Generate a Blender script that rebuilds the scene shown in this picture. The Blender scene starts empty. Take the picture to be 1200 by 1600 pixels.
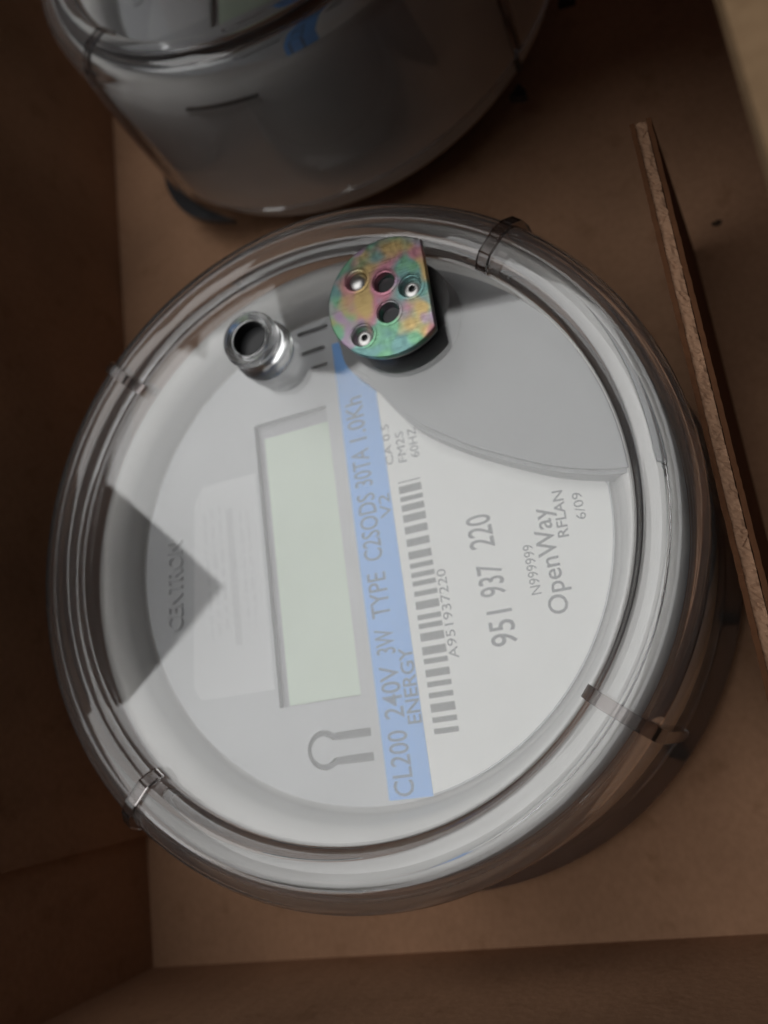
import bpy, bmesh, math, random
from mathutils import Matrix, Vector
random.seed(7)
S = bpy.context.scene
COL = S.collection
R = math.radians

# ------------------------------------------------------------------ camera
cam_d = bpy.data.cameras.new("camera")
cam = bpy.data.objects.new("camera", cam_d); COL.objects.link(cam)
cam_d.sensor_fit = 'VERTICAL'; cam_d.sensor_height = 24.0; cam_d.sensor_width = 18.0
cam_d.lens = 18.0; cam_d.clip_start = 0.004; cam_d.clip_end = 50
m = Matrix(((0.929345, 0.085315, 0.35922), (0.0, 0.972937, -0.231072), (-0.369212, 0.214746, 0.904194))).to_4x4()
m.translation = (0, 0, 0.231)
cam.matrix_world = m
cam_d.dof.use_dof = True
cam_d.dof.focus_distance = 0.153
cam_d.dof.aperture_fstop = 7.0
S.camera = cam

# ------------------------------------------------------------------ world, lamps, exposure
w = bpy.data.worlds.new("World"); S.world = w; w.use_nodes = True
w.node_tree.nodes["Background"].inputs[0].default_value = (0.92, 0.92, 1.0, 1)
w.node_tree.nodes["Background"].inputs[1].default_value = 0.035
S.view_settings.view_transform = 'Standard'; S.view_settings.look = 'None'
S.view_settings.exposure = 0.0; S.view_settings.gamma = 1.0
S.cycles.use_denoising = True
S.cycles.caustics_refractive = True; S.cycles.caustics_reflective = True
S.cycles.max_bounces = 16; S.cycles.transmission_bounces = 14; S.cycles.transparent_max_bounces = 12
S.cycles.sample_clamp_indirect = 6.0
S.cycles.blur_glossy = 0.3

def area_lamp(name, loc, sx, sy, power, color):
    d = bpy.data.lights.new(name, 'AREA'); d.shape = 'RECTANGLE'; d.size = sx; d.size_y = sy
    d.energy = power; d.color = color
    o = bpy.data.objects.new(name, d); COL.objects.link(o); o.location = loc   # an area lamp points down (-Z)
    return o
area_lamp("ceiling_lamp", (-0.71, 0.20, 1.55), 1.52, 1.52, 17.3, (1.0, 1.0, 0.99))

# ------------------------------------------------------------------ materials
def mat(name, col, rough=0.5, metal=0.0, spec=0.5):
    M = bpy.data.materials.new(name); M.use_nodes = True
    b = M.node_tree.nodes["Principled BSDF"]
    b.inputs["Base Color"].default_value = (*col, 1); b.inputs["Roughness"].default_value = rough
    b.inputs["Metallic"].default_value = metal; b.inputs["Specular IOR Level"].default_value = spec
    return M
def nodes(M): return M.node_tree.nodes, M.node_tree.links, M.node_tree.nodes["Principled BSDF"]
def add_noise(M, c1, c2, scale, detail=4, stretch=(1, 1, 1), bump=0.0, lo=0.35, hi=0.65, bscale=None):
    N, L, b = nodes(M)
    tc = N.new("ShaderNodeTexCoord"); mp = N.new("ShaderNodeMapping"); mp.inputs["Scale"].default_value = stretch
    L.new(tc.outputs["Object"], mp.inputs["Vector"])
    n = N.new("ShaderNodeTexNoise"); n.inputs["Scale"].default_value = scale; n.inputs["Detail"].default_value = detail
    L.new(mp.outputs[0], n.inputs["Vector"])
    r = N.new("ShaderNodeValToRGB"); r.color_ramp.elements[0].position = lo; r.color_ramp.elements[1].position = hi
    r.color_ramp.elements[0].color = (*c1, 1); r.color_ramp.elements[1].color = (*c2, 1)
    L.new(n.outputs["Fac"], r.inputs[0]); L.new(r.outputs[0], b.inputs["Base Color"])
    if bump:
        n2 = N.new("ShaderNodeTexNoise"); n2.inputs["Scale"].default_value = bscale or scale * 4; n2.inputs["Detail"].default_value = 5
        L.new(mp.outputs[0], n2.inputs["Vector"])
        bp = N.new("ShaderNodeBump"); bp.inputs["Strength"].default_value = bump; bp.inputs["Distance"].default_value = 0.0006
        L.new(n2.outputs["Fac"], bp.inputs["Height"]); L.new(bp.outputs[0], b.inputs["Normal"])
    return r

def cardboard(name, base):
    M = mat(name, base, 0.85, 0, 0.15); N, L, b = nodes(M)
    tc = N.new("ShaderNodeTexCoord")
    def noise(scale, det, st=(1, 1, 1)):
        mp = N.new("ShaderNodeMapping"); mp.inputs["Scale"].default_value = st
        L.new(tc.outputs["Object"], mp.inputs["Vector"])
        n = N.new("ShaderNodeTexNoise"); n.inputs["Scale"].default_value = scale; n.inputs["Detail"].default_value = det
        L.new(mp.outputs[0], n.inputs["Vector"]); return n.outputs["Fac"]
    big = noise(16, 4); fib = noise(520, 3, (1, 0.8, 1)); spot = noise(95, 5)
    def ramp(fac, a, b_, p0, p1):
        r = N.new("ShaderNodeValToRGB"); r.color_ramp.elements[0].position = p0; r.color_ramp.elements[1].position = p1
        r.color_ramp.elements[0].color = (*a, 1); r.color_ramp.elements[1].color = (*b_, 1); L.new(fac, r.inputs[0]); return r.outputs[0]
    def mul(a, c, f):
        x = N.new("ShaderNodeMix"); x.data_type = 'RGBA'; x.blend_type = 'MULTIPLY'; x.inputs[0].default_value = f
        L.new(a, x.inputs[6]); L.new(c, x.inputs[7]); return x.outputs[2]
    d = tuple(c * 0.78 for c in base)
    c = ramp(big, d, tuple(min(1, c * 1.12) for c in base), 0.3, 0.7)
    c = mul(c, ramp(fib, (0.9, 0.885, 0.87), (1.05, 1.05, 1.05), 0.35, 0.65), 0.7)
    c = mul(c, ramp(spot, (0.72, 0.68, 0.62), (1, 1, 1), 0.30, 0.42), 0.55)
    L.new(c, b.inputs["Base Color"])
    wv = N.new("ShaderNodeTexWave"); wv.inputs["Scale"].default_value = 45; wv.inputs["Distortion"].default_value = 1.5
    L.new(tc.outputs["Object"], wv.inputs["Vector"])
    ad = N.new("ShaderNodeMath"); ad.operation = 'MULTIPLY_ADD'; ad.inputs[1].default_value = 0.25
    L.new(wv.outputs["Fac"], ad.inputs[0]); L.new(fib, ad.inputs[2])
    bp = N.new("ShaderNodeBump"); bp.inputs["Strength"].default_value = 0.25; bp.inputs["Distance"].default_value = 0.0005
    L.new(ad.outputs[0], bp.inputs["Height"]); L.new(bp.outputs[0], b.inputs["Normal"])
    return M
M_card = cardboard("kraft_cardboard", (0.385, 0.218, 0.130))
M_card_dim = cardboard("dimmed_kraft_cardboard", (0.27, 0.172, 0.095))  # yellower board, its colour darkened to stand in for weaker light
M_liner = cardboard("kraft_liner", (0.11, 0.046, 0.021))
M_flute = cardboard("kraft_fluting", (0.34, 0.20, 0.125))

M_glass = mat("clear_polycarbonate", (1, 1, 1), 0.0)
_b = M_glass.node_tree.nodes["Principled BSDF"]
_b.inputs["Transmission Weight"].default_value = 0.972; _b.inputs["IOR"].default_value = 1.58
M_knob = mat("frosted_clear_plastic", (1.0, 1.0, 1.0), 0.14)
_b = M_knob.node_tree.nodes["Principled BSDF"]
_b.inputs["Transmission Weight"].default_value = 1.0; _b.inputs["IOR"].default_value = 1.5
M_rib = mat("smoky_clear_plastic", (0.62, 0.58, 0.57), 0.14)
_b = M_rib.node_tree.nodes["Principled BSDF"]
_b.inputs["Transmission Weight"].default_value = 1.0; _b.inputs["IOR"].default_value = 1.5
M_flange = mat("frosted_flange_plastic", (0.62, 0.57, 0.54), 0.30)
_b = M_flange.node_tree.nodes["Principled BSDF"]
_b.inputs["Transmission Weight"].default_value = 0.97; _b.inputs["IOR"].default_value = 1.4
M_house = mat("light_grey_plastic", (0.56, 0.55, 0.53), 0.55, 0.0, 0.2)
add_noise(M_house, (0.55, 0.54, 0.52), (0.59, 0.58, 0.56), 60, 3, bump=0, bscale=2500)
M_face = mat("pale_grey_faceplate", (0.45, 0.455, 0.46), 0.5)
add_noise(M_face, (0.405, 0.412, 0.42), (0.435, 0.442, 0.45), 50, 4, bump=0, bscale=2500)
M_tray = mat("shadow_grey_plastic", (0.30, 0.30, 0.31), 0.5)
M_access = mat("mid_grey_plastic", (0.40, 0.405, 0.41), 0.42)
add_noise(M_access, (0.15, 0.153, 0.157), (0.165, 0.168, 0.172), 50, 4, bump=0, bscale=2500)
M_label = mat("white_label", (0.78, 0.78, 0.755), 0.55)
add_noise(M_label, (0.73, 0.732, 0.705), (0.755, 0.757, 0.73), 80, 4)
M_blue = mat("blue_label_band", (0.13, 0.36, 0.78), 0.5)
add_noise(M_blue, (0.125, 0.35, 0.76), (0.135, 0.37, 0.80), 80, 4)
M_lcd = mat("grey_green_lcd", (0.50, 0.60, 0.48), 0.25)
add_noise(M_lcd, (0.48, 0.575, 0.455), (0.52, 0.615, 0.495), 40, 4)
M_stick = mat("white_sticker", (0.51, 0.515, 0.52), 0.45)
M_ink = mat("grey_ink", (0.16, 0.16, 0.17), 0.6)
M_ink2 = mat("blue_band_ink", (0.07, 0.14, 0.26), 0.6)
M_bar = mat("barcode_ink", (0.16, 0.16, 0.16), 0.6)
M_dots = mat("faint_ink", (0.40, 0.40, 0.41), 0.6)
M_black = mat("black_plastic", (0.018, 0.018, 0.020), 0.35)
M_slot = mat("grey_slot_plastic", (0.09, 0.085, 0.08), 0.7)
M_groove = mat("shaded_groove_plastic", (0.12, 0.12, 0.125), 0.6)  # groove floors: recess shade is put into this dark colour
M_pin = mat("dull_steel", (0.45, 0.44, 0.43), 0.35, 1.0)
M_dark = mat("dark_grey_plastic", (0.05, 0.05, 0.055), 0.45)
M_zinc = mat("iridescent_zinc_plating", (0.5, 0.6, 0.4), 0.34, 0.85)
def zinc():
    N, L, b = nodes(M_zinc)
    tc = N.new("ShaderNodeTexCoord")
    def fac(scale, off, lo, hi):
        mp = N.new("ShaderNodeMapping"); mp.inputs["Location"].default_value = (off, off * 1.7, 0.3 * off); L.new(tc.outputs["Object"], mp.inputs[0])
        n = N.new("ShaderNodeTexNoise"); n.inputs["Scale"].default_value = scale; n.inputs["Detail"].default_value = 1.5; L.new(mp.outputs[0], n.inputs["Vector"])
        r = N.new("ShaderNodeMapRange"); r.interpolation_type = 'SMOOTHSTEP'; r.inputs[1].default_value = lo; r.inputs[2].default_value = hi
        L.new(n.outputs["Fac"], r.inputs[0]); return r.outputs[0]
    def mix(f, a, c):
        x = N.new("ShaderNodeMix"); x.data_type = 'RGBA'; L.new(f, x.inputs[0])
        for i, v in ((6, a), (7, c)):
            if isinstance(v, tuple): x.inputs[i].default_value = (*v, 1)
            else: L.new(v, x.inputs[i])
        return x.outputs[2]
    greens = mix(fac(150, 1.0, 0.4, 0.6), (0.19, 0.40, 0.25), (0.17, 0.32, 0.31))
    warms = mix(fac(110, 2.3, 0.42, 0.58), (0.50, 0.22, 0.28), (0.52, 0.38, 0.17))
    cools = mix(fac(130, 4.1, 0.4, 0.6), (0.38, 0.27, 0.38), (0.34, 0.36, 0.34))
    c = mix(fac(95, 5.2, 0.50, 0.60), greens, warms)
    c = mix(fac(125, 7.7, 0.50, 0.62), c, cools)
    L.new(c, b.inputs["Base Color"])
    rg = fac(700, 3.0, 0.3, 0.7); mr = N.new("ShaderNodeMapRange"); mr.inputs[3].default_value = 0.32; mr.inputs[4].default_value = 0.48
    L.new(rg, mr.inputs[0]); L.new(mr.outputs[0], b.inputs["Roughness"])
    mp = N.new("ShaderNodeMapping"); mp.inputs["Scale"].default_value = (1, 0.06, 1); L.new(tc.outputs["Object"], mp.inputs[0])
    n2 = N.new("ShaderNodeTexNoise"); n2.inputs["Scale"].default_value = 3000; L.new(mp.outputs[0], n2.inputs["Vector"])
    bp = N.new("ShaderNodeBump"); bp.inputs["Strength"].default_value = 0.10; bp.inputs["Distance"].default_value = 0.0003
    L.new(n2.outputs["Fac"], bp.inputs["Height"]); L.new(bp.outputs[0], b.inputs["Normal"])
zinc()

# ------------------------------------------------------------------ mesh helpers
def link(name, bm, mats, parent=None, smooth=False, angle=None):
    me = bpy.data.meshes.new(name)
    bmesh.ops.recalc_face_normals(bm, faces=bm.faces[:])
    bm.to_mesh(me); bm.free()
    for mm in (mats if isinstance(mats, (list, tuple)) else [mats]): me.materials.append(mm)
    if smooth:
        for p in me.polygons: p.use_smooth = True
        if angle is not None: me.set_sharp_from_angle(angle=R(angle))
    o = bpy.data.objects.new(name, me); COL.objects.link(o)
    if parent: o.parent = parent
    return o
def lathe(prof, seg=160, closed=False, a0=0.0, a1=2 * math.pi, bm=None, center=(0, 0), z0=0.0):
    """prof: list of (r, z); r == 0 makes a pole"""
    bm = bm or bmesh.new(); rows = []
    full = abs(a1 - a0 - 2 * math.pi) < 1e-6
    n = seg if full else seg + 1
    for r, z in prof:
        if r < 1e-9: rows.append([bm.verts.new((center[0], center[1], z + z0))])
        else: rows.append([bm.verts.new((center[0] + r * math.cos(a0 + (a1 - a0) * i / seg), center[1] + r * math.sin(a0 + (a1 - a0) * i / seg), z + z0)) for i in range(n)])
    pairs = list(zip(rows[:-1], rows[1:]))
    if closed: pairs.append((rows[-1], rows[0]))
    for A, B in pairs:
        for i in range(seg):
            j = (i + 1) % n
            if len(A) == 1 and len(B) == 1: continue
            if len(A) == 1: bm.faces.new((A[0], B[i], B[j]))
            elif len(B) == 1: bm.faces.new((A[i], A[j], B[0]))
            else: bm.faces.new((A[i], A[j], B[j], B[i]))
    return bm
def arc_round(pts, rad, n=4):
    """round the corners of an open profile"""
    out = [pts[0]]
    for p, q, s in zip(pts[:-2], pts[1:-1], pts[2:]):
        P, Q, T = Vector(p), Vector(q), Vector(s)
        a = (P - Q); b = (T - Q); d = min(rad, a.length * 0.45, b.length * 0.45)
        A = Q + a.normalized() * d; B = Q + b.normalized() * d
        for i in range(n + 1):
            t = i / n; out.append(tuple(A * (1 - t) ** 2 + Q * 2 * t * (1 - t) + B * t * t))
    out.append(pts[-1]); return out
def box_bm(x0, x1, y0, y1, z0, z1, bm=None):
    bm = bm or bmesh.new()
    v = [bm.verts.new(p) for p in ((x0, y0, z0), (x1, y0, z0), (x1, y1, z0), (x0, y1, z0), (x0, y0, z1), (x1, y0, z1), (x1, y1, z1), (x0, y1, z1))]
    for f in ((0, 3, 2, 1), (4, 5, 6, 7), (0, 1, 5, 4), (1, 2, 6, 5), (2, 3, 7, 6), (3, 0, 4, 7)): bm.faces.new([v[i] for i in f])
    return bm
def prism(poly, z0, z1, holes=(), bevel=0.0):
    """flat plate with an outline and holes"""
    bm = bmesh.new(); loops = []
    for loop in [poly] + list(holes):
        t = [bm.verts.new((x, y, z1)) for x, y in loop]; loops.append(t)
    edges = []
    for t in loops:
        for i in range(len(t)): edges.append(bm.edges.new((t[i], t[(i + 1) % len(t)])))
    bmesh.ops.triangle_fill(bm, use_beauty=True, use_dissolve=False, edges=edges)
    top = bm.faces[:]
    if abs(z1 - z0) > 1e-9:
        low = {}
        for t in loops:
            for v in t: low[v] = bm.verts.new((v.co.x, v.co.y, z0))
        for f in top: bm.faces.new([low[v] for v in reversed(f.verts)])
        for t in loops:
            for i in range(len(t)):
                a, b = t[i], t[(i + 1) % len(t)]; bm.faces.new((a, b, low[b], low[a]))
    return bm
def circle(cx, cy, r, n=40, a0=0.0, a1=360.0):
    full = abs(a1 - a0) >= 359.9
    k = n if full else n + 1
    return [(cx + r * math.cos(R(a0 + (a1 - a0) * i / n)), cy + r * math.sin(R(a0 + (a1 - a0) * i / n))) for i in range(k)]
def bez(pts, n=8):
    """Catmull-Rom through points"""
    P = [pts[0]] + list(pts) + [pts[-1]]; out = []
    for i in range(1, len(P) - 2):
        for k in range(n):
            t = k / n
            out.append(tuple(0.5 * (2 * P[i][c] + (P[i + 1][c] - P[i - 1][c]) * t + (2 * P[i - 1][c] - 5 * P[i][c] + 4 * P[i + 1][c] - P[i + 2][c]) * t * t + (3 * P[i][c] - P[i - 1][c] - 3 * P[i + 1][c] + P[i + 2][c]) * t ** 3) for c in (0, 1)))
    out.append(tuple(pts[-1])); return out
def lettering(text, x, y, length, height, z, material, parent, rot=0.0, bold=0.0, depth=0.0, name="lettering"):
    """a printed line: starts at x, baseline y, scaled to the given length and cap height"""
    cu = bpy.data.curves.new("tmp", 'FONT'); cu.body = text; cu.size = 1; cu.offset = bold; cu.extrude = depth; cu.resolution_u = 3
    to = bpy.data.objects.new("tmp", cu); COL.objects.link(to)
    dg = bpy.context.evaluated_depsgraph_get(); dg.update()
    me = bpy.data.meshes.new_from_object(to.evaluated_get(dg))
    bpy.data.objects.remove(to); bpy.data.curves.remove(cu)
    xs = [v.co.x for v in me.vertices]; x0, x1 = min(xs), max(xs)
    sx = length / (x1 - x0); sy = height / 0.70
    c, s = math.cos(rot), math.sin(rot)
    for v in me.vertices:
        a, b = (v.co.x - x0) * sx, v.co.y * sy
        v.co = (x + a * c - b * s, y + a * s + b * c, z + v.co.z)
    me.materials.clear(); me.materials.append(material)
    o = bpy.data.objects.new(name, me); COL.objects.link(o); o.parent = parent; o['kind'] = 'stuff'
    return o
def thing(name, label, cat, loc=(0, 0, 0), rz=0.0, group=None):
    o = bpy.data.objects.new(name, None); COL.objects.link(o); o.location = loc; o.rotation_euler = (0, 0, rz)
    o.empty_display_size = 0.02
    o['label'] = label; o['category'] = cat
    if group: o['group'] = group
    return o
def copy_tree(o, parent=None):
    c = o.copy(); COL.objects.link(c)
    if parent: c.parent = parent
    for ch in [x for x in o.children]: copy_tree(ch, c)
    return c

# ------------------------------------------------------------------ the cardboard box (box frame: u to the right along the near wall, v along the left wall)
A_BOX = R(8.9)
box = thing("cardboard_box", "brown open cardboard box holding the two round meters", "box", (-0.1728, -0.0868, 0), A_BOX)
U, V, ZR, T = 0.42, 0.50, 0.116, 0.004
def sheet3(name, pts, th=0.004, mm=None):
    bm = bmesh.new(); t = [bm.verts.new((*to_box(x, y), z)) for x, y, z in pts]; l = [bm.verts.new((*to_box(x, y), z - th)) for x, y, z in pts]
    bm.faces.new(t); bm.faces.new(list(reversed(l)))
    for i in range(len(t)):
        j = (i + 1) % len(t); bm.faces.new((t[i], l[i], l[j], t[j]))
    bmesh.ops.triangulate(bm, faces=bm.faces[:])
    return link(name, bm, mm or M_card, box)
def from_box(u, v, z):
    c, s = math.cos(A_BOX), math.sin(A_BOX); return (-0.1728 + u * c - v * s, -0.0868 + u * s + v * c, z)
def sheet(name, poly, z0, z1, mats=M_card, parent=box): return link(name, prism(poly, z0, z1), mats, parent)
link("floor_panel", box_bm(-T, U + T, -T, V + T, -T, 0), M_card, box)
def wall(name, x0, x1, y0, y1, z0=0.0, z1=ZR): return link(name, box_bm(x0, x1, y0, y1, z0, z1), M_card, box)
wall("side_wall", -T, 0, 0, V); wall("side_wall", U, U + T, 0, V)
wall("end_wall", -T, U + T, -T, 0); wall("end_wall", -T, U + T, V, V + T)
# inner lining that leaves the last 40 mm of the left wall bare
link("wall_liner", box_bm(0.0, 0.0022, 0.0405, V - 0.002, 0.0004, ZR - 0.002), M_card, box)
def to_box(x, y):
    dx, dy = x + 0.1728, y + 0.0868; c, s = math.cos(A_BOX), math.sin(A_BOX)
    return (dx * c + dy * s, -dx * s + dy * c)
# small marks on the board: a dark speck on the floor
def blob(name, cx, cy, r, z, M, sq=0.6, seed=1):
    rnd = random.Random(seed); pts = [(cx + r * (0.75 + 0.4 * rnd.random()) * math.cos(q * 0.4488), cy + sq * r * (0.75 + 0.4 * rnd.random()) * math.sin(q * 0.4488)) for q in range(14)]
    return link(name, prism(pts, 0.0001, z), M, box)
M_speck = mat("dark_speck", (0.05, 0.028, 0.015), 0.9)
blob("speck", 0.2234, 0.1947, 0.0017, 0.0003, M_speck)
# flaps folded in over the opening
sheet3("flap", [(-0.1602, 0.0391, 0.160), (-0.1818, 0.0702, 0.124), from_box(-0.004, 0.172, 0.121), from_box(-0.004, 0.076, 0.121), (-0.1681, -0.0010, 0.124)])  # unseen; shaped so its tip reflects as the dark wedge in the cover
sheet3("flap", [(-0.1304, 0.1198, 0.159), (-0.1123, 0.1156, 0.159), (-0.0726, 0.1305, 0.158), (-0.042, 0.131, 0.158), (0.03, 0.141, 0.157), from_box(0.30, V + 0.004, 0.121), from_box(0.02, V + 0.004, 0.121), (-0.1407, 0.1609, 0.158)])  # unseen; outline set for its dark reflection and shade over the rear meter
sheet3("flap", [(0.0150, 0.040, 0.145), (0.0126, 0.0597, 0.145), (0.0100, 0.0819, 0.145), (0.0060, 0.116, 0.145), (-0.001, 0.170, 0.146), from_box(U + 0.004, 0.26, 0.121), from_box(U + 0.004, 0.08, 0.121)], mm=M_card_dim)

sheet3("flap", [(-0.1684, 0.152, 0.158), (-0.1716, 0.1307, 0.158), (-0.1843, 0.1357, 0.152), from_box(-0.004, 0.228, 0.121), from_box(-0.004, 0.250, 0.121)])  # unseen sliver added to reflect as a small dark triangle in the cover

# ------------------------------------------------------------------ the corrugated divider
div = thing("cardboard_divider", "thin corrugated cardboard divider standing on edge along the front meter", "divider")
def divider():
    a, b = Vector((-0.0035, 0.1303)), Vector((0.0152, -0.0270)); n = 120
    d = (b - a).normalized(); nrm = Vector((-d.y, d.x)) * -1
    if nrm.x < 0: nrm = -nrm
    lean = 0.0095; H = 0.066; TH = 0.0048; L = (b - a).length
    def ring(off, w, jit, seed):
        rnd = random.Random(seed); bm = bmesh.new(); rows = []
        for i in range(n + 1):
            t = i / n; p = a + d * L * t; j = rnd.uniform(-jit, jit)
            row = []
            for (o2, zz) in ((off, 0), (off, 1), (off + w, 1), (off + w, 0)):
                q = p + nrm * (o2 + lean * (1 - zz) + (j * 0.4 if zz else 0)); row.append(bm.verts.new((q.x, q.y, H + j if zz else 0.0003)))
            rows.append(row)
        for A, B in zip(rows[:-1], rows[1:]):
            for k in range(4): bm.faces.new((A[k], B[k], B[(k + 1) % 4], A[(k + 1) % 4]))
        bm.faces.new(rows[0]); bm.faces.new(list(reversed(rows[-1])))
        return bm
    link("liner_sheet", ring(0.0, 0.0011, 0.00014, 1), M_liner, div)
    link("liner_sheet", ring(TH - 0.0011, 0.0011, 0.00014, 2), M_liner, div)
    rnd = random.Random(5); bm = bmesh.new(); prev = None; N = 420; half = (TH - 0.0026) / 2
    ph = 0
    for i in range(N + 1):
        t = i / N; p = a + d * L * t
        ph = L * t / 0.0075 * 2 * math.pi + 0.5 * math.sin(t * 37)
        o2 = TH / 2 + half * 0.86 * math.sin(ph)
        top = H - 0.0010 + 0.0006 * math.sin(t * 71) * math.sin(t * 23) + rnd.uniform(-0.0003, 0.0002)
        row = []
        for k, zz in ((-1, 0), (-1, 1), (1, 1), (1, 0)):
            q = p + nrm * (o2 + k * 0.0004 + lean * (1 - zz)); row.append(bm.verts.new((q.x, q.y, top if zz else 0.0004)))
        if prev:
            for k in range(4): bm.faces.new((prev[k], row[k], row[(k + 1) % 4], prev[(k + 1) % 4]))
        else: bm.faces.new(row)
        prev = row
    bm.faces.new(list(reversed(prev)))
    link("fluting", bm, M_flute, div)
    # crushed pulp that fills the flutes just below the cut edge
    bm = bmesh.new(); rows = []; n2 = 260; rnd = random.Random(11)
    for i in range(n2 + 1):
        t = i / n2; p = a + d * L * t; row = []
        for k in range(5):
            q = p + nrm * (0.0012 + (TH - 0.0024) * k / 4)
            row.append(bm.verts.new((q.x, q.y, H - 0.0008 + 0.0002 * math.sin(t * 90 + k) + rnd.uniform(-0.0003, 0.0003))))
        rows.append(row)
    for A, B in zip(rows[:-1], rows[1:]):
        for k in range(4): bm.faces.new((A[k], B[k], B[k + 1], A[k + 1]))
    link("crushed_edge", bm, M_flute, div)
divider()

# ------------------------------------------------------------------ the meter (meter frame: x = reading direction of the print, z up from the flange)
Z0 = 0.012
def make_meter(loc, rz, label):
    t = thing("electricity_meter", label, "electricity meter", loc, rz, "electricity meters in the box")
    mm = 0.001
    # --- clear cover: one closed shell
    outer = [(.0867, .0087), (.0866, .020), (.0848, .040), (.0833, .057)]
    outer += [(.0830, .0600), (.0824, .0620), (.0812, .0640), (.0798, .0654), (.0786, .0661), (.0776, .0664), (.0768, .0665), (.0740, .0665), (.0718, .0665), (.0711, .0663), (.0705, .0657), (.0701, .0647), (.0697, .0638), (.0693, .0634), (.0687, .0632), (.0683, .0632), (.04, .0632), (0, .0632)]
    inner = [(0, .0608), (.04, .0608), (.0700, .0608), (.0728, .0609), (.0744, .0614), (.0757, .0625), (.0768, .0633), (.0778, .0633), (.0790, .0625), (.0800, .0608), (.0808, .057), (.0826, .040), (.0844, .020), (.0846, .0087)]
    cover = link("clear_cover", lathe(outer + inner, 192, closed=True), M_glass, t, True, 40)
    link("cover_flange", lathe([(.0915, 0), (.0912, .0018), (.0896, .0030), (.0874, .0042), (.0869, .0086), (.0846, .0086), (.0853, .003), (.0853, 0)], 160, closed=True), M_flange, cover, True, 40)
    for a in (44.5, 136, -43.5, -131):
        bm = bmesh.new()
        pr = [(.0684, .0642), (.0698, .0664), (.0716, .0676), (.0772, .0676), (.0806, .0660), (.0836, .0630), (.0848, .0590), (.0884, .012)]
        back = [(.0872, .012), (.0832, .0572), (.0823, .0620), (.0797, .0653), (.0769, .0664), (.0717, .0664), (.0700, .0645), (.0686, .0631)]
        ring = [(r, z) for r, z in pr] + back
        hw = 0.0014; vs = []
        c, s = math.cos(R(a)), math.sin(R(a))
        for k in (-1, 1): vs.append([bm.verts.new((r * c - k * hw * s, r * s + k * hw * c, z + 0.0002)) for r, z in ring])
        for i in range(len(ring)):
            j = (i + 1) % len(ring); bm.faces.new((vs[0][i], vs[0][j], vs[1][j], vs[1][i]))
        for i in range(7):
            q = [i, i + 1, len(ring) - 2 - i, len(ring) - 1 - i]
            bm.faces.new([vs[0][k] for k in q]); bm.faces.new([vs[1][k] for k in reversed(q)])
        link("cover_rib", bm, M_rib, cover)
    # --- opaque inner body
    prof = [(.0, -.002), (.0822, -.002), (.0823, .002), (.0820, .006), (.0806, .033), (.0796, .0400), (.0776, .0460), (.0748, .0494), (.0722, .0508), (.0690, .0503), (.0668, .0491), (.0652, .0456), (.0646, .0420), (.0, .0418)]
    house = link("housing", lathe(arc_round(prof, .0022, 4), 160), M_house, t, True, 40)
    link("base_plate", lathe([(0, -.0115), (.070, -.0115), (.074, -.008), (.074, -.0022), (0, -.0022)], 96), M_dark, t, True, 40)
    for sx in (-1, 1):
        for sy in (-1, 1): link("contact_blade", box_bm(sx * .030 - .001, sx * .030 + .001, sy * .034 - .009, sy * .034 + .009, -.012, -.0116), M_pin, t)
    # --- face plate with its sunken windows
    ZF = .0440
    rect = lambda x0, x1, y0, y1: [(x0 * mm, y0 * mm), (x1 * mm, y0 * mm), (x1 * mm, y1 * mm), (x0 * mm, y1 * mm)]
    def stadium(x0, x1, y0, y1):
        r = (x1 - x0) / 2; return [(a * mm, b * mm) for a, b in circle((x0 + x1) / 2, y1 - r, r, 10, 0, 180) + circle((x0 + x1) / 2, y0 + r, r, 10, 180, 360)]
    holes = [rect(-38.2, 38.2, 3.0, 25.2)]
    path = [(-46.7, 1.6, .95), (-46.7, 6.0, .95), (-46.7, 10.6, .85)] + [(-49.5 + 3.9 * math.cos(R(q)), 14.2 + 3.9 * math.sin(R(q)), .50 + .3 * abs(q - 90) / 134) for q in range(-44, 225, 14)] + [(-52.3, 10.6, .85), (-52.3, 6.0, .95), (-52.3, 1.6, .95)]
    def strip(path):
        lft, rgt = [], []
        for i, p in enumerate(path):
            a_, b_ = path[max(0, i - 1)], path[min(len(path) - 1, i + 1)]; hw = p[2]
            dx, dy = b_[0] - a_[0], b_[1] - a_[1]; ln = math.hypot(dx, dy)
            lft.append(((p[0] - dy / ln * hw) * mm, (p[1] + dx / ln * hw) * mm)); rgt.append(((p[0] + dy / ln * hw) * mm, (p[1] - dx / ln * hw) * mm))
        return lft + rgt[::-1]
    holes += [strip(path)]
    holes += [stadium(63.2 - 0.2, 63.2 + 1.4 - 0.6, 1.0, 9.0), stadium(54.2, 55.6, 1.2, 9.0), stadium(49.5, 50.4, 1.0, 6.0)]
    holes[-3] = stadium(60.2, 61.6, -0.5, 9.0)
    face = link("faceplate", prism(circle(0, 0, .0634, 128), ZF - .0018, ZF, holes), M_face, t)
    link("icon_recess", prism([(x * mm, y * mm) for x, y in circle(-49.5, 9.5, 10.5, 40)], ZF - .0017, ZF - .0015), M_groove, t)
    link("icon_recess", prism([(x * mm, y * mm) for x, y in ((48.5, -2), (62.5, -2), (62.5, 11), (48.5, 11))], ZF - .0017, ZF - .0015), M_groove, t)
    # display
    lcd = link("display_glass", prism(rect(-37.9, 34.2, 3.3, 23.2), ZF - .0019, ZF - .0016), M_lcd, t)
    link("display_tray", prism(rect(-38.1, 38.1, 3.1, 25.1), ZF - .00205, ZF - .00195), M_tray, t)  # its grey stands in for the recess wall's shadow beside the glass
    # print
    zp = ZF + .00012
    band = link("label_band", prism(rect(-62.4, 55, -11.6, -0.9), ZF, zp), M_blue, t)
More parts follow.
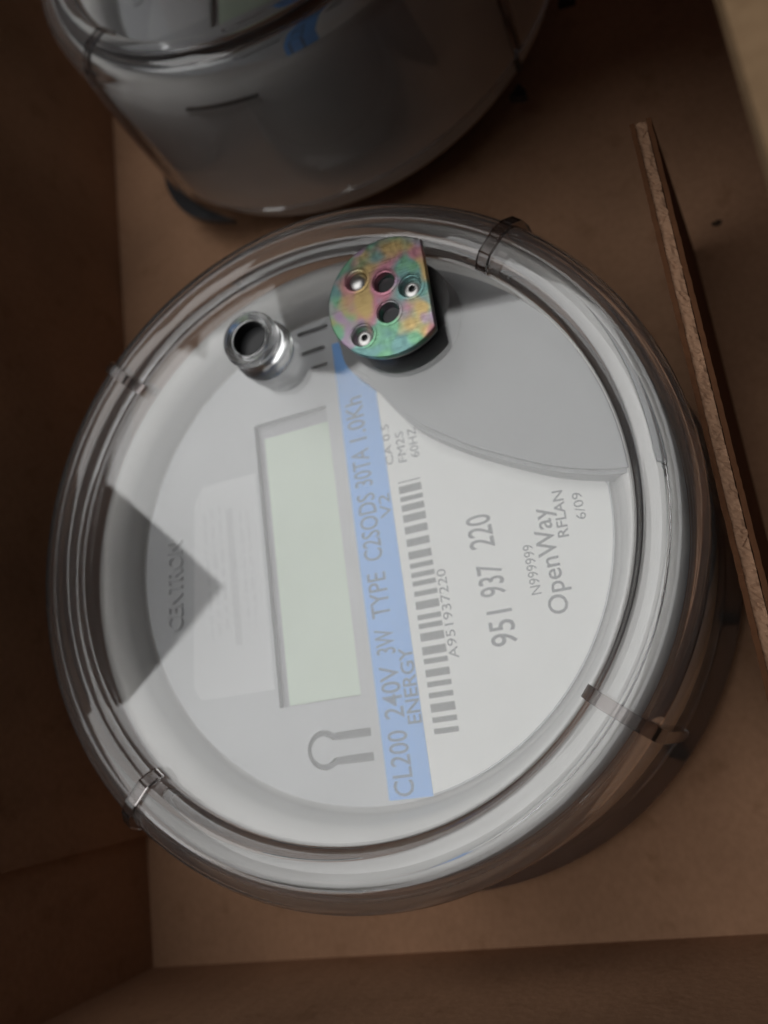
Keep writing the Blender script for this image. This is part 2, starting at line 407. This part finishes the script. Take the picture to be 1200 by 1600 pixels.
    arcp = bez([(54, -4.5), (40.5, -11.0), (28.1, -19.1), (19.1, -29.7), (11.7, -41.5), (6.1, -52.8), (3.4, -61.5)], 6)
    right = [(63.0 * math.cos(R(q)), 63.0 * math.sin(R(q))) for q in range(-88, -170, -3)]
    edge = [p for p in arcp if p[1] < -11.7]
    plate = [(40.0, -11.7)] + edge + right[1:] + [(-61.9, -11.7)]
    nameplate = link("nameplate", prism([(x * mm, y * mm) for x, y in plate], ZF, zp), M_label, t)
    zt = zp + .00006
    words = [("CL200", -61.8, 14.5), ("240V", -44.6, 12.2), ("3W", -29.6, 6.0), ("TYPE", -20.8, 11.2), ("C2SODS", -6.5, 17.5), ("30TA", 13.0, 10.2), ("1.0Kh", 25.6, 12.4)]
    for tx, x, ln in words:
        lettering(tx, x * mm, -7.3 * mm, ln * mm, 4.9 * mm, zt, M_ink2, band, bold=0.006)
    lettering("ENERGY", -46.3 * mm, -11.4 * mm, 17.5 * mm, 3.4 * mm, zt, M_ink2, band, bold=0.012)
    lettering("V2", 3.6 * mm, -11.2 * mm, 6.2 * mm, 3.0 * mm, zt, M_ink2, band)
    lettering("CA 0.5", 17.0 * mm, -13.6 * mm, 11.0 * mm, 2.0 * mm, zt, M_ink, nameplate)
    lettering("FM2S", 16.8 * mm, -17.2 * mm, 8.2 * mm, 2.2 * mm, zt, M_ink, nameplate)
    lettering("60HZ", 17.2 * mm, -20.6 * mm, 8.0 * mm, 2.2 * mm, zt, M_ink, nameplate)
    lettering("951", -32.3 * mm, -36.6 * mm, 8.2 * mm, 6.0 * mm, zt, M_ink, nameplate, bold=0.008)
    lettering("937", -20.8 * mm, -36.0 * mm, 7.6 * mm, 6.0 * mm, zt, M_ink, nameplate, bold=0.008)
    lettering("220", -9.2 * mm, -35.4 * mm, 8.2 * mm, 6.0 * mm, zt, M_ink, nameplate, bold=0.008)
    lettering("A951937220", -33.2 * mm, -22.6 * mm, 21.2 * mm, 2.3 * mm, zt, M_ink, nameplate)
    lettering("N999999", -22.2 * mm, -44.0 * mm, 11.6 * mm, 2.4 * mm, zt, M_ink, nameplate)
    lettering("OpenWay", -27.4 * mm, -49.2 * mm, 24.6 * mm, 4.4 * mm, zt, M_ink, nameplate, bold=0.008)
    lettering("RFLAN", -10.6 * mm, -52.4 * mm, 11.0 * mm, 2.4 * mm, zt, M_ink, nameplate, bold=0.012, rot=R(-3))
    lettering("6/09", -7.4 * mm, -57.0 * mm, 6.4 * mm, 2.2 * mm, zt, M_ink, nameplate)
    # barcode: one strip of bars and gaps
    rnd = random.Random(3); bm = bmesh.new(); x = -49.3; prev = None; k = 0
    while x < 11.6:
        wd = rnd.choice((1.2, 1.2, 1.7, 1.9)) if k % 2 == 0 else rnd.choice((0.9, 1.1, 1.3))
        x2 = min(x + wd, 11.8)
        a = prev or (bm.verts.new((x * mm, -19.9 * mm, zt)), bm.verts.new((x * mm, -14.0 * mm, zt)))
        b = (bm.verts.new((x2 * mm, -19.9 * mm, zt)), bm.verts.new((x2 * mm, -14.0 * mm, zt)))
        f = bm.faces.new((a[0], b[0], b[1], a[1])); f.material_index = k % 2
        prev = b; x = x2; k += 1
    link("barcode", bm, [M_bar, M_label], nameplate)
    # sticker on the left with fine print
    pts = [(24.5, 26.0), (24.5, 43.0), (20, 46.0), (-20, 49.2), (-30.0, 49.8), (-33.2, 47.5), (-33.4, 26.0)]
    st = link("sticker", prism([(a * mm, b * mm) for a, b in pts], ZF, zp), M_stick, t)
    for i, yy in enumerate((42.6, 40.2, 37.8)):
        lettering("lll ll lllll ll llll l llll lll", (-18 + i) * mm, yy * mm, 34 * mm, 0.9 * mm, zt, M_dots, st)
    lettering("lllllllllllllllllllllllllllllllllllll", -20.6 * mm, 34.2 * mm, 37 * mm, 2.0 * mm, zt, M_dots, st, bold=0.02)
    for yy in (31.4, 29.2):
        lettering("l lll ll llll l lll ll lllll lll", -16 * mm, yy * mm, 30 * mm, 0.8 * mm, zt, M_dots, st)
    # raised maker's name
    lettering("CENTRON", -14.0 * mm, 52.4 * mm, 25.0 * mm, 4.6 * mm, ZF, M_face, face, depth=0.0006, bold=0.03, rot=R(-3.5), name="embossed_lettering")
    # raised grey access cover, two steps
    arc2 = bez([(72.0, -12.0), (66.0, -6.0), (57.0, -4.8), (50.0, -5.6), (43.4, -7.1), (35.8, -13.3), (24.2, -21.1), (15.6, -31.3), (8.6, -42.6), (3.1, -53.4), (-0.1, -63.3), (-0.9, -70.0), (-0.9, -73.0)], 6)
    ZA = .0512
    def shrink(d):
        inner_a = [(x + d * 0.75, y - d * 0.65 * (1 if x > 15 else 0.5)) for x, y in arc2]
        inner_a = [p for p in inner_a if math.hypot(*p) < 71.8 - d]
        a1 = math.degrees(math.atan2(inner_a[-1][1], inner_a[-1][0])); a0 = math.degrees(math.atan2(inner_a[0][1], inner_a[0][0]))
        rim = [((72.0 - d) * math.cos(R(a1 + (a0 - a1) * (q + 1) / 40)), (72.0 - d) * math.sin(R(a1 + (a0 - a1) * (q + 1) / 40))) for q in range(39)]
        return [(x * mm, y * mm) for x, y in inner_a + rim]
    acc = link("access_cover", prism(shrink(0.0), ZF, ZA - .0012), M_access, t)
    link("access_cover_step", prism(shrink(1.2), ZA - .0012, ZA), M_access, acc)
    # --- optical port: black boss under an iridescent plated disc
    cx, cy, rr = 49.0 * mm, -25.6 * mm, 15.2 * mm
    out = [p for p in circle(cx, cy, rr, 120) if p[1] > cy - 10.3 * mm]
    i0 = max(range(len(out)), key=lambda i: math.hypot(out[i][0] - out[i - 1][0], out[i][1] - out[i - 1][1])); out = out[i0:] + out[:i0]
    hs = [(55.5, -18.6), (52.7, -25.3), (49.3, -31.4), (44.7, -25.3), (40.9, -18.3)]
    port = link("optical_port", lathe([(0, ZA + .0002), (.0132, ZA + .0002), (.0136, .0530), (.0128, .0602), (0, .0602)], 64, center=(cx, cy)), M_black, t, True, 40)
    grow = lambda k: [(cx + (a - cx) * k, cy + (b - cy) * k) for a, b in out]
    link("port_socket", prism(grow(0.90), .06335, .0650), M_black, port)
    link("port_ring", prism(grow(0.955), .0651, .0664), M_pin, port)
    pl = link("plated_disc", prism(out, .0665, .0684, [circle(a * mm, b * mm, .0025, 28) for a, b in hs]), M_zinc, t)
    bv = pl.modifiers.new("edge", 'BEVEL'); bv.width = .0004; bv.segments = 2; bv.limit_method = 'ANGLE'; bv.angle_limit = R(50)
    for a, b in hs:
        rad = .0032
        link("countersink", lathe([(rad, .06842), (rad + .0003, .06856), (rad - .0003, .0686), (.0024, .0676), (.0021, .0666)], 32, center=(a * mm, b * mm)), M_zinc, pl, True, 60)
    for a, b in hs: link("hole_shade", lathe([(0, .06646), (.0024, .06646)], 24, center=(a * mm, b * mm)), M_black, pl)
    link("rivet", lathe([(0, .0681), (.0016, .0680), (.0022, .0675), (.0022, .0666)], 28, center=(hs[0][0] * mm, hs[0][1] * mm)), M_pin, pl, True, 50)
    for k in (2, 4): link("rivet", lathe([(.0008, .0667), (.0008, .0674), (.0014, .0675), (.0022, .0670), (.0022, .0666)], 28, center=(hs[k][0] * mm, hs[k][1] * mm)), M_pin, pl, True, 50)
    # --- clear reset knob with its dark bore
    kx, ky = 47.6 * mm, 9.4 * mm
    knob = link("reset_knob", lathe([(0, .0634), (.0076, .0634), (.0079, .0646), (.0077, .0660), (.0071, .0672), (.0069, .0692), (.0072, .0714), (.0067, .0728), (.0057, .0732), (.0047, .0724), (.0045, .0686), (0, .0684)], 72, center=(kx, ky)), M_knob, t, True, 40)
    link("knob_bore", lathe([(.0044, .0722), (.0043, .0690), (.0, .0689)], 48, center=(kx, ky)), M_black, knob, True, 40)
    # --- moulded marks on the body wall
    def wall_patch(a0, a1, z0, z1, out_r, name, M):
        bm = bmesh.new(); n = 14; rows = []
        rad = lambda z: .0825 - (z - .006) * (.0025 / .030)
        for i in range(n + 1):
            a = R(a0 + (a1 - a0) * i / n); rows.append([bm.verts.new(((rad(z) + o) * math.cos(a), (rad(z) + o) * math.sin(a), z)) for z, o in ((z0, -.0006), (z0, out_r), (z1, out_r), (z1, -.0006))])
        for A, B in zip(rows[:-1], rows[1:]):
            for k in range(3): bm.faces.new((A[k], B[k], B[k + 1], A[k + 1]))
        bm.faces.new(rows[0]); bm.faces.new(list(reversed(rows[-1])))
        return link(name, bm, M, t)
    wall_patch(157.5, 176, .0478, .0494, .0004, "moulded_bar", M_house)
    wall_patch(157.5, 176, .0496, .0504, .0002, "slot", M_slot)
    wall_patch(-129.6, -128.2, -.001, .020, .0003, "slot", M_slot)
    wall_patch(-181, -162, .0175, .0183, .0002, "moulded_bar", M_house)
    for a0, a1, M in ((115, 148, M_black), (-136, -132.5, M_black), (-111.5, -109, M_black)):
        bm = bmesh.new(); rows = []; n = 16
        for i in range(n + 1):
            a = R(a0 + (a1 - a0) * i / n); k = math.sin(math.pi * i / n); r1 = .0862 + (.0912 - .0862) * max(.05, k)
            rows.append([bm.verts.new((r * math.cos(a), r * math.sin(a), z)) for r, z in ((.0858, -.0030), (r1, -.0030), (r1, -.0004), (.0858, -.0004))])
        for A, B in zip(rows[:-1], rows[1:]):
            for k in range(4): bm.faces.new((A[k], B[k], B[(k + 1) % 4], A[(k + 1) % 4]))
        bm.faces.new(rows[0]); bm.faces.new(list(reversed(rows[-1])))
        link("locking_tab", bm, M, t)
    return t, wall_patch

TH = R(98.1)
meter, _ = make_meter((-0.0775, 0.038, Z0), TH, "round clear-covered electricity meter in the foreground, face fully in view")
back = copy_tree(meter)
back.matrix_world = Matrix.Translation((-0.1060, 0.2480, 0.0142)) @ Matrix.Rotation(R(-2.6), 4, 'X') @ Matrix.Rotation(TH + R(-3), 4, 'Z')
back['label'] = "round grey electricity meter behind, in shadow, its face cut by the top edge"

for part in list(back.children):                     # the meter behind has no flange round its foot
    for sub in list(part.children):
        if sub.name.startswith("cover_flange"): bpy.data.objects.remove(sub)
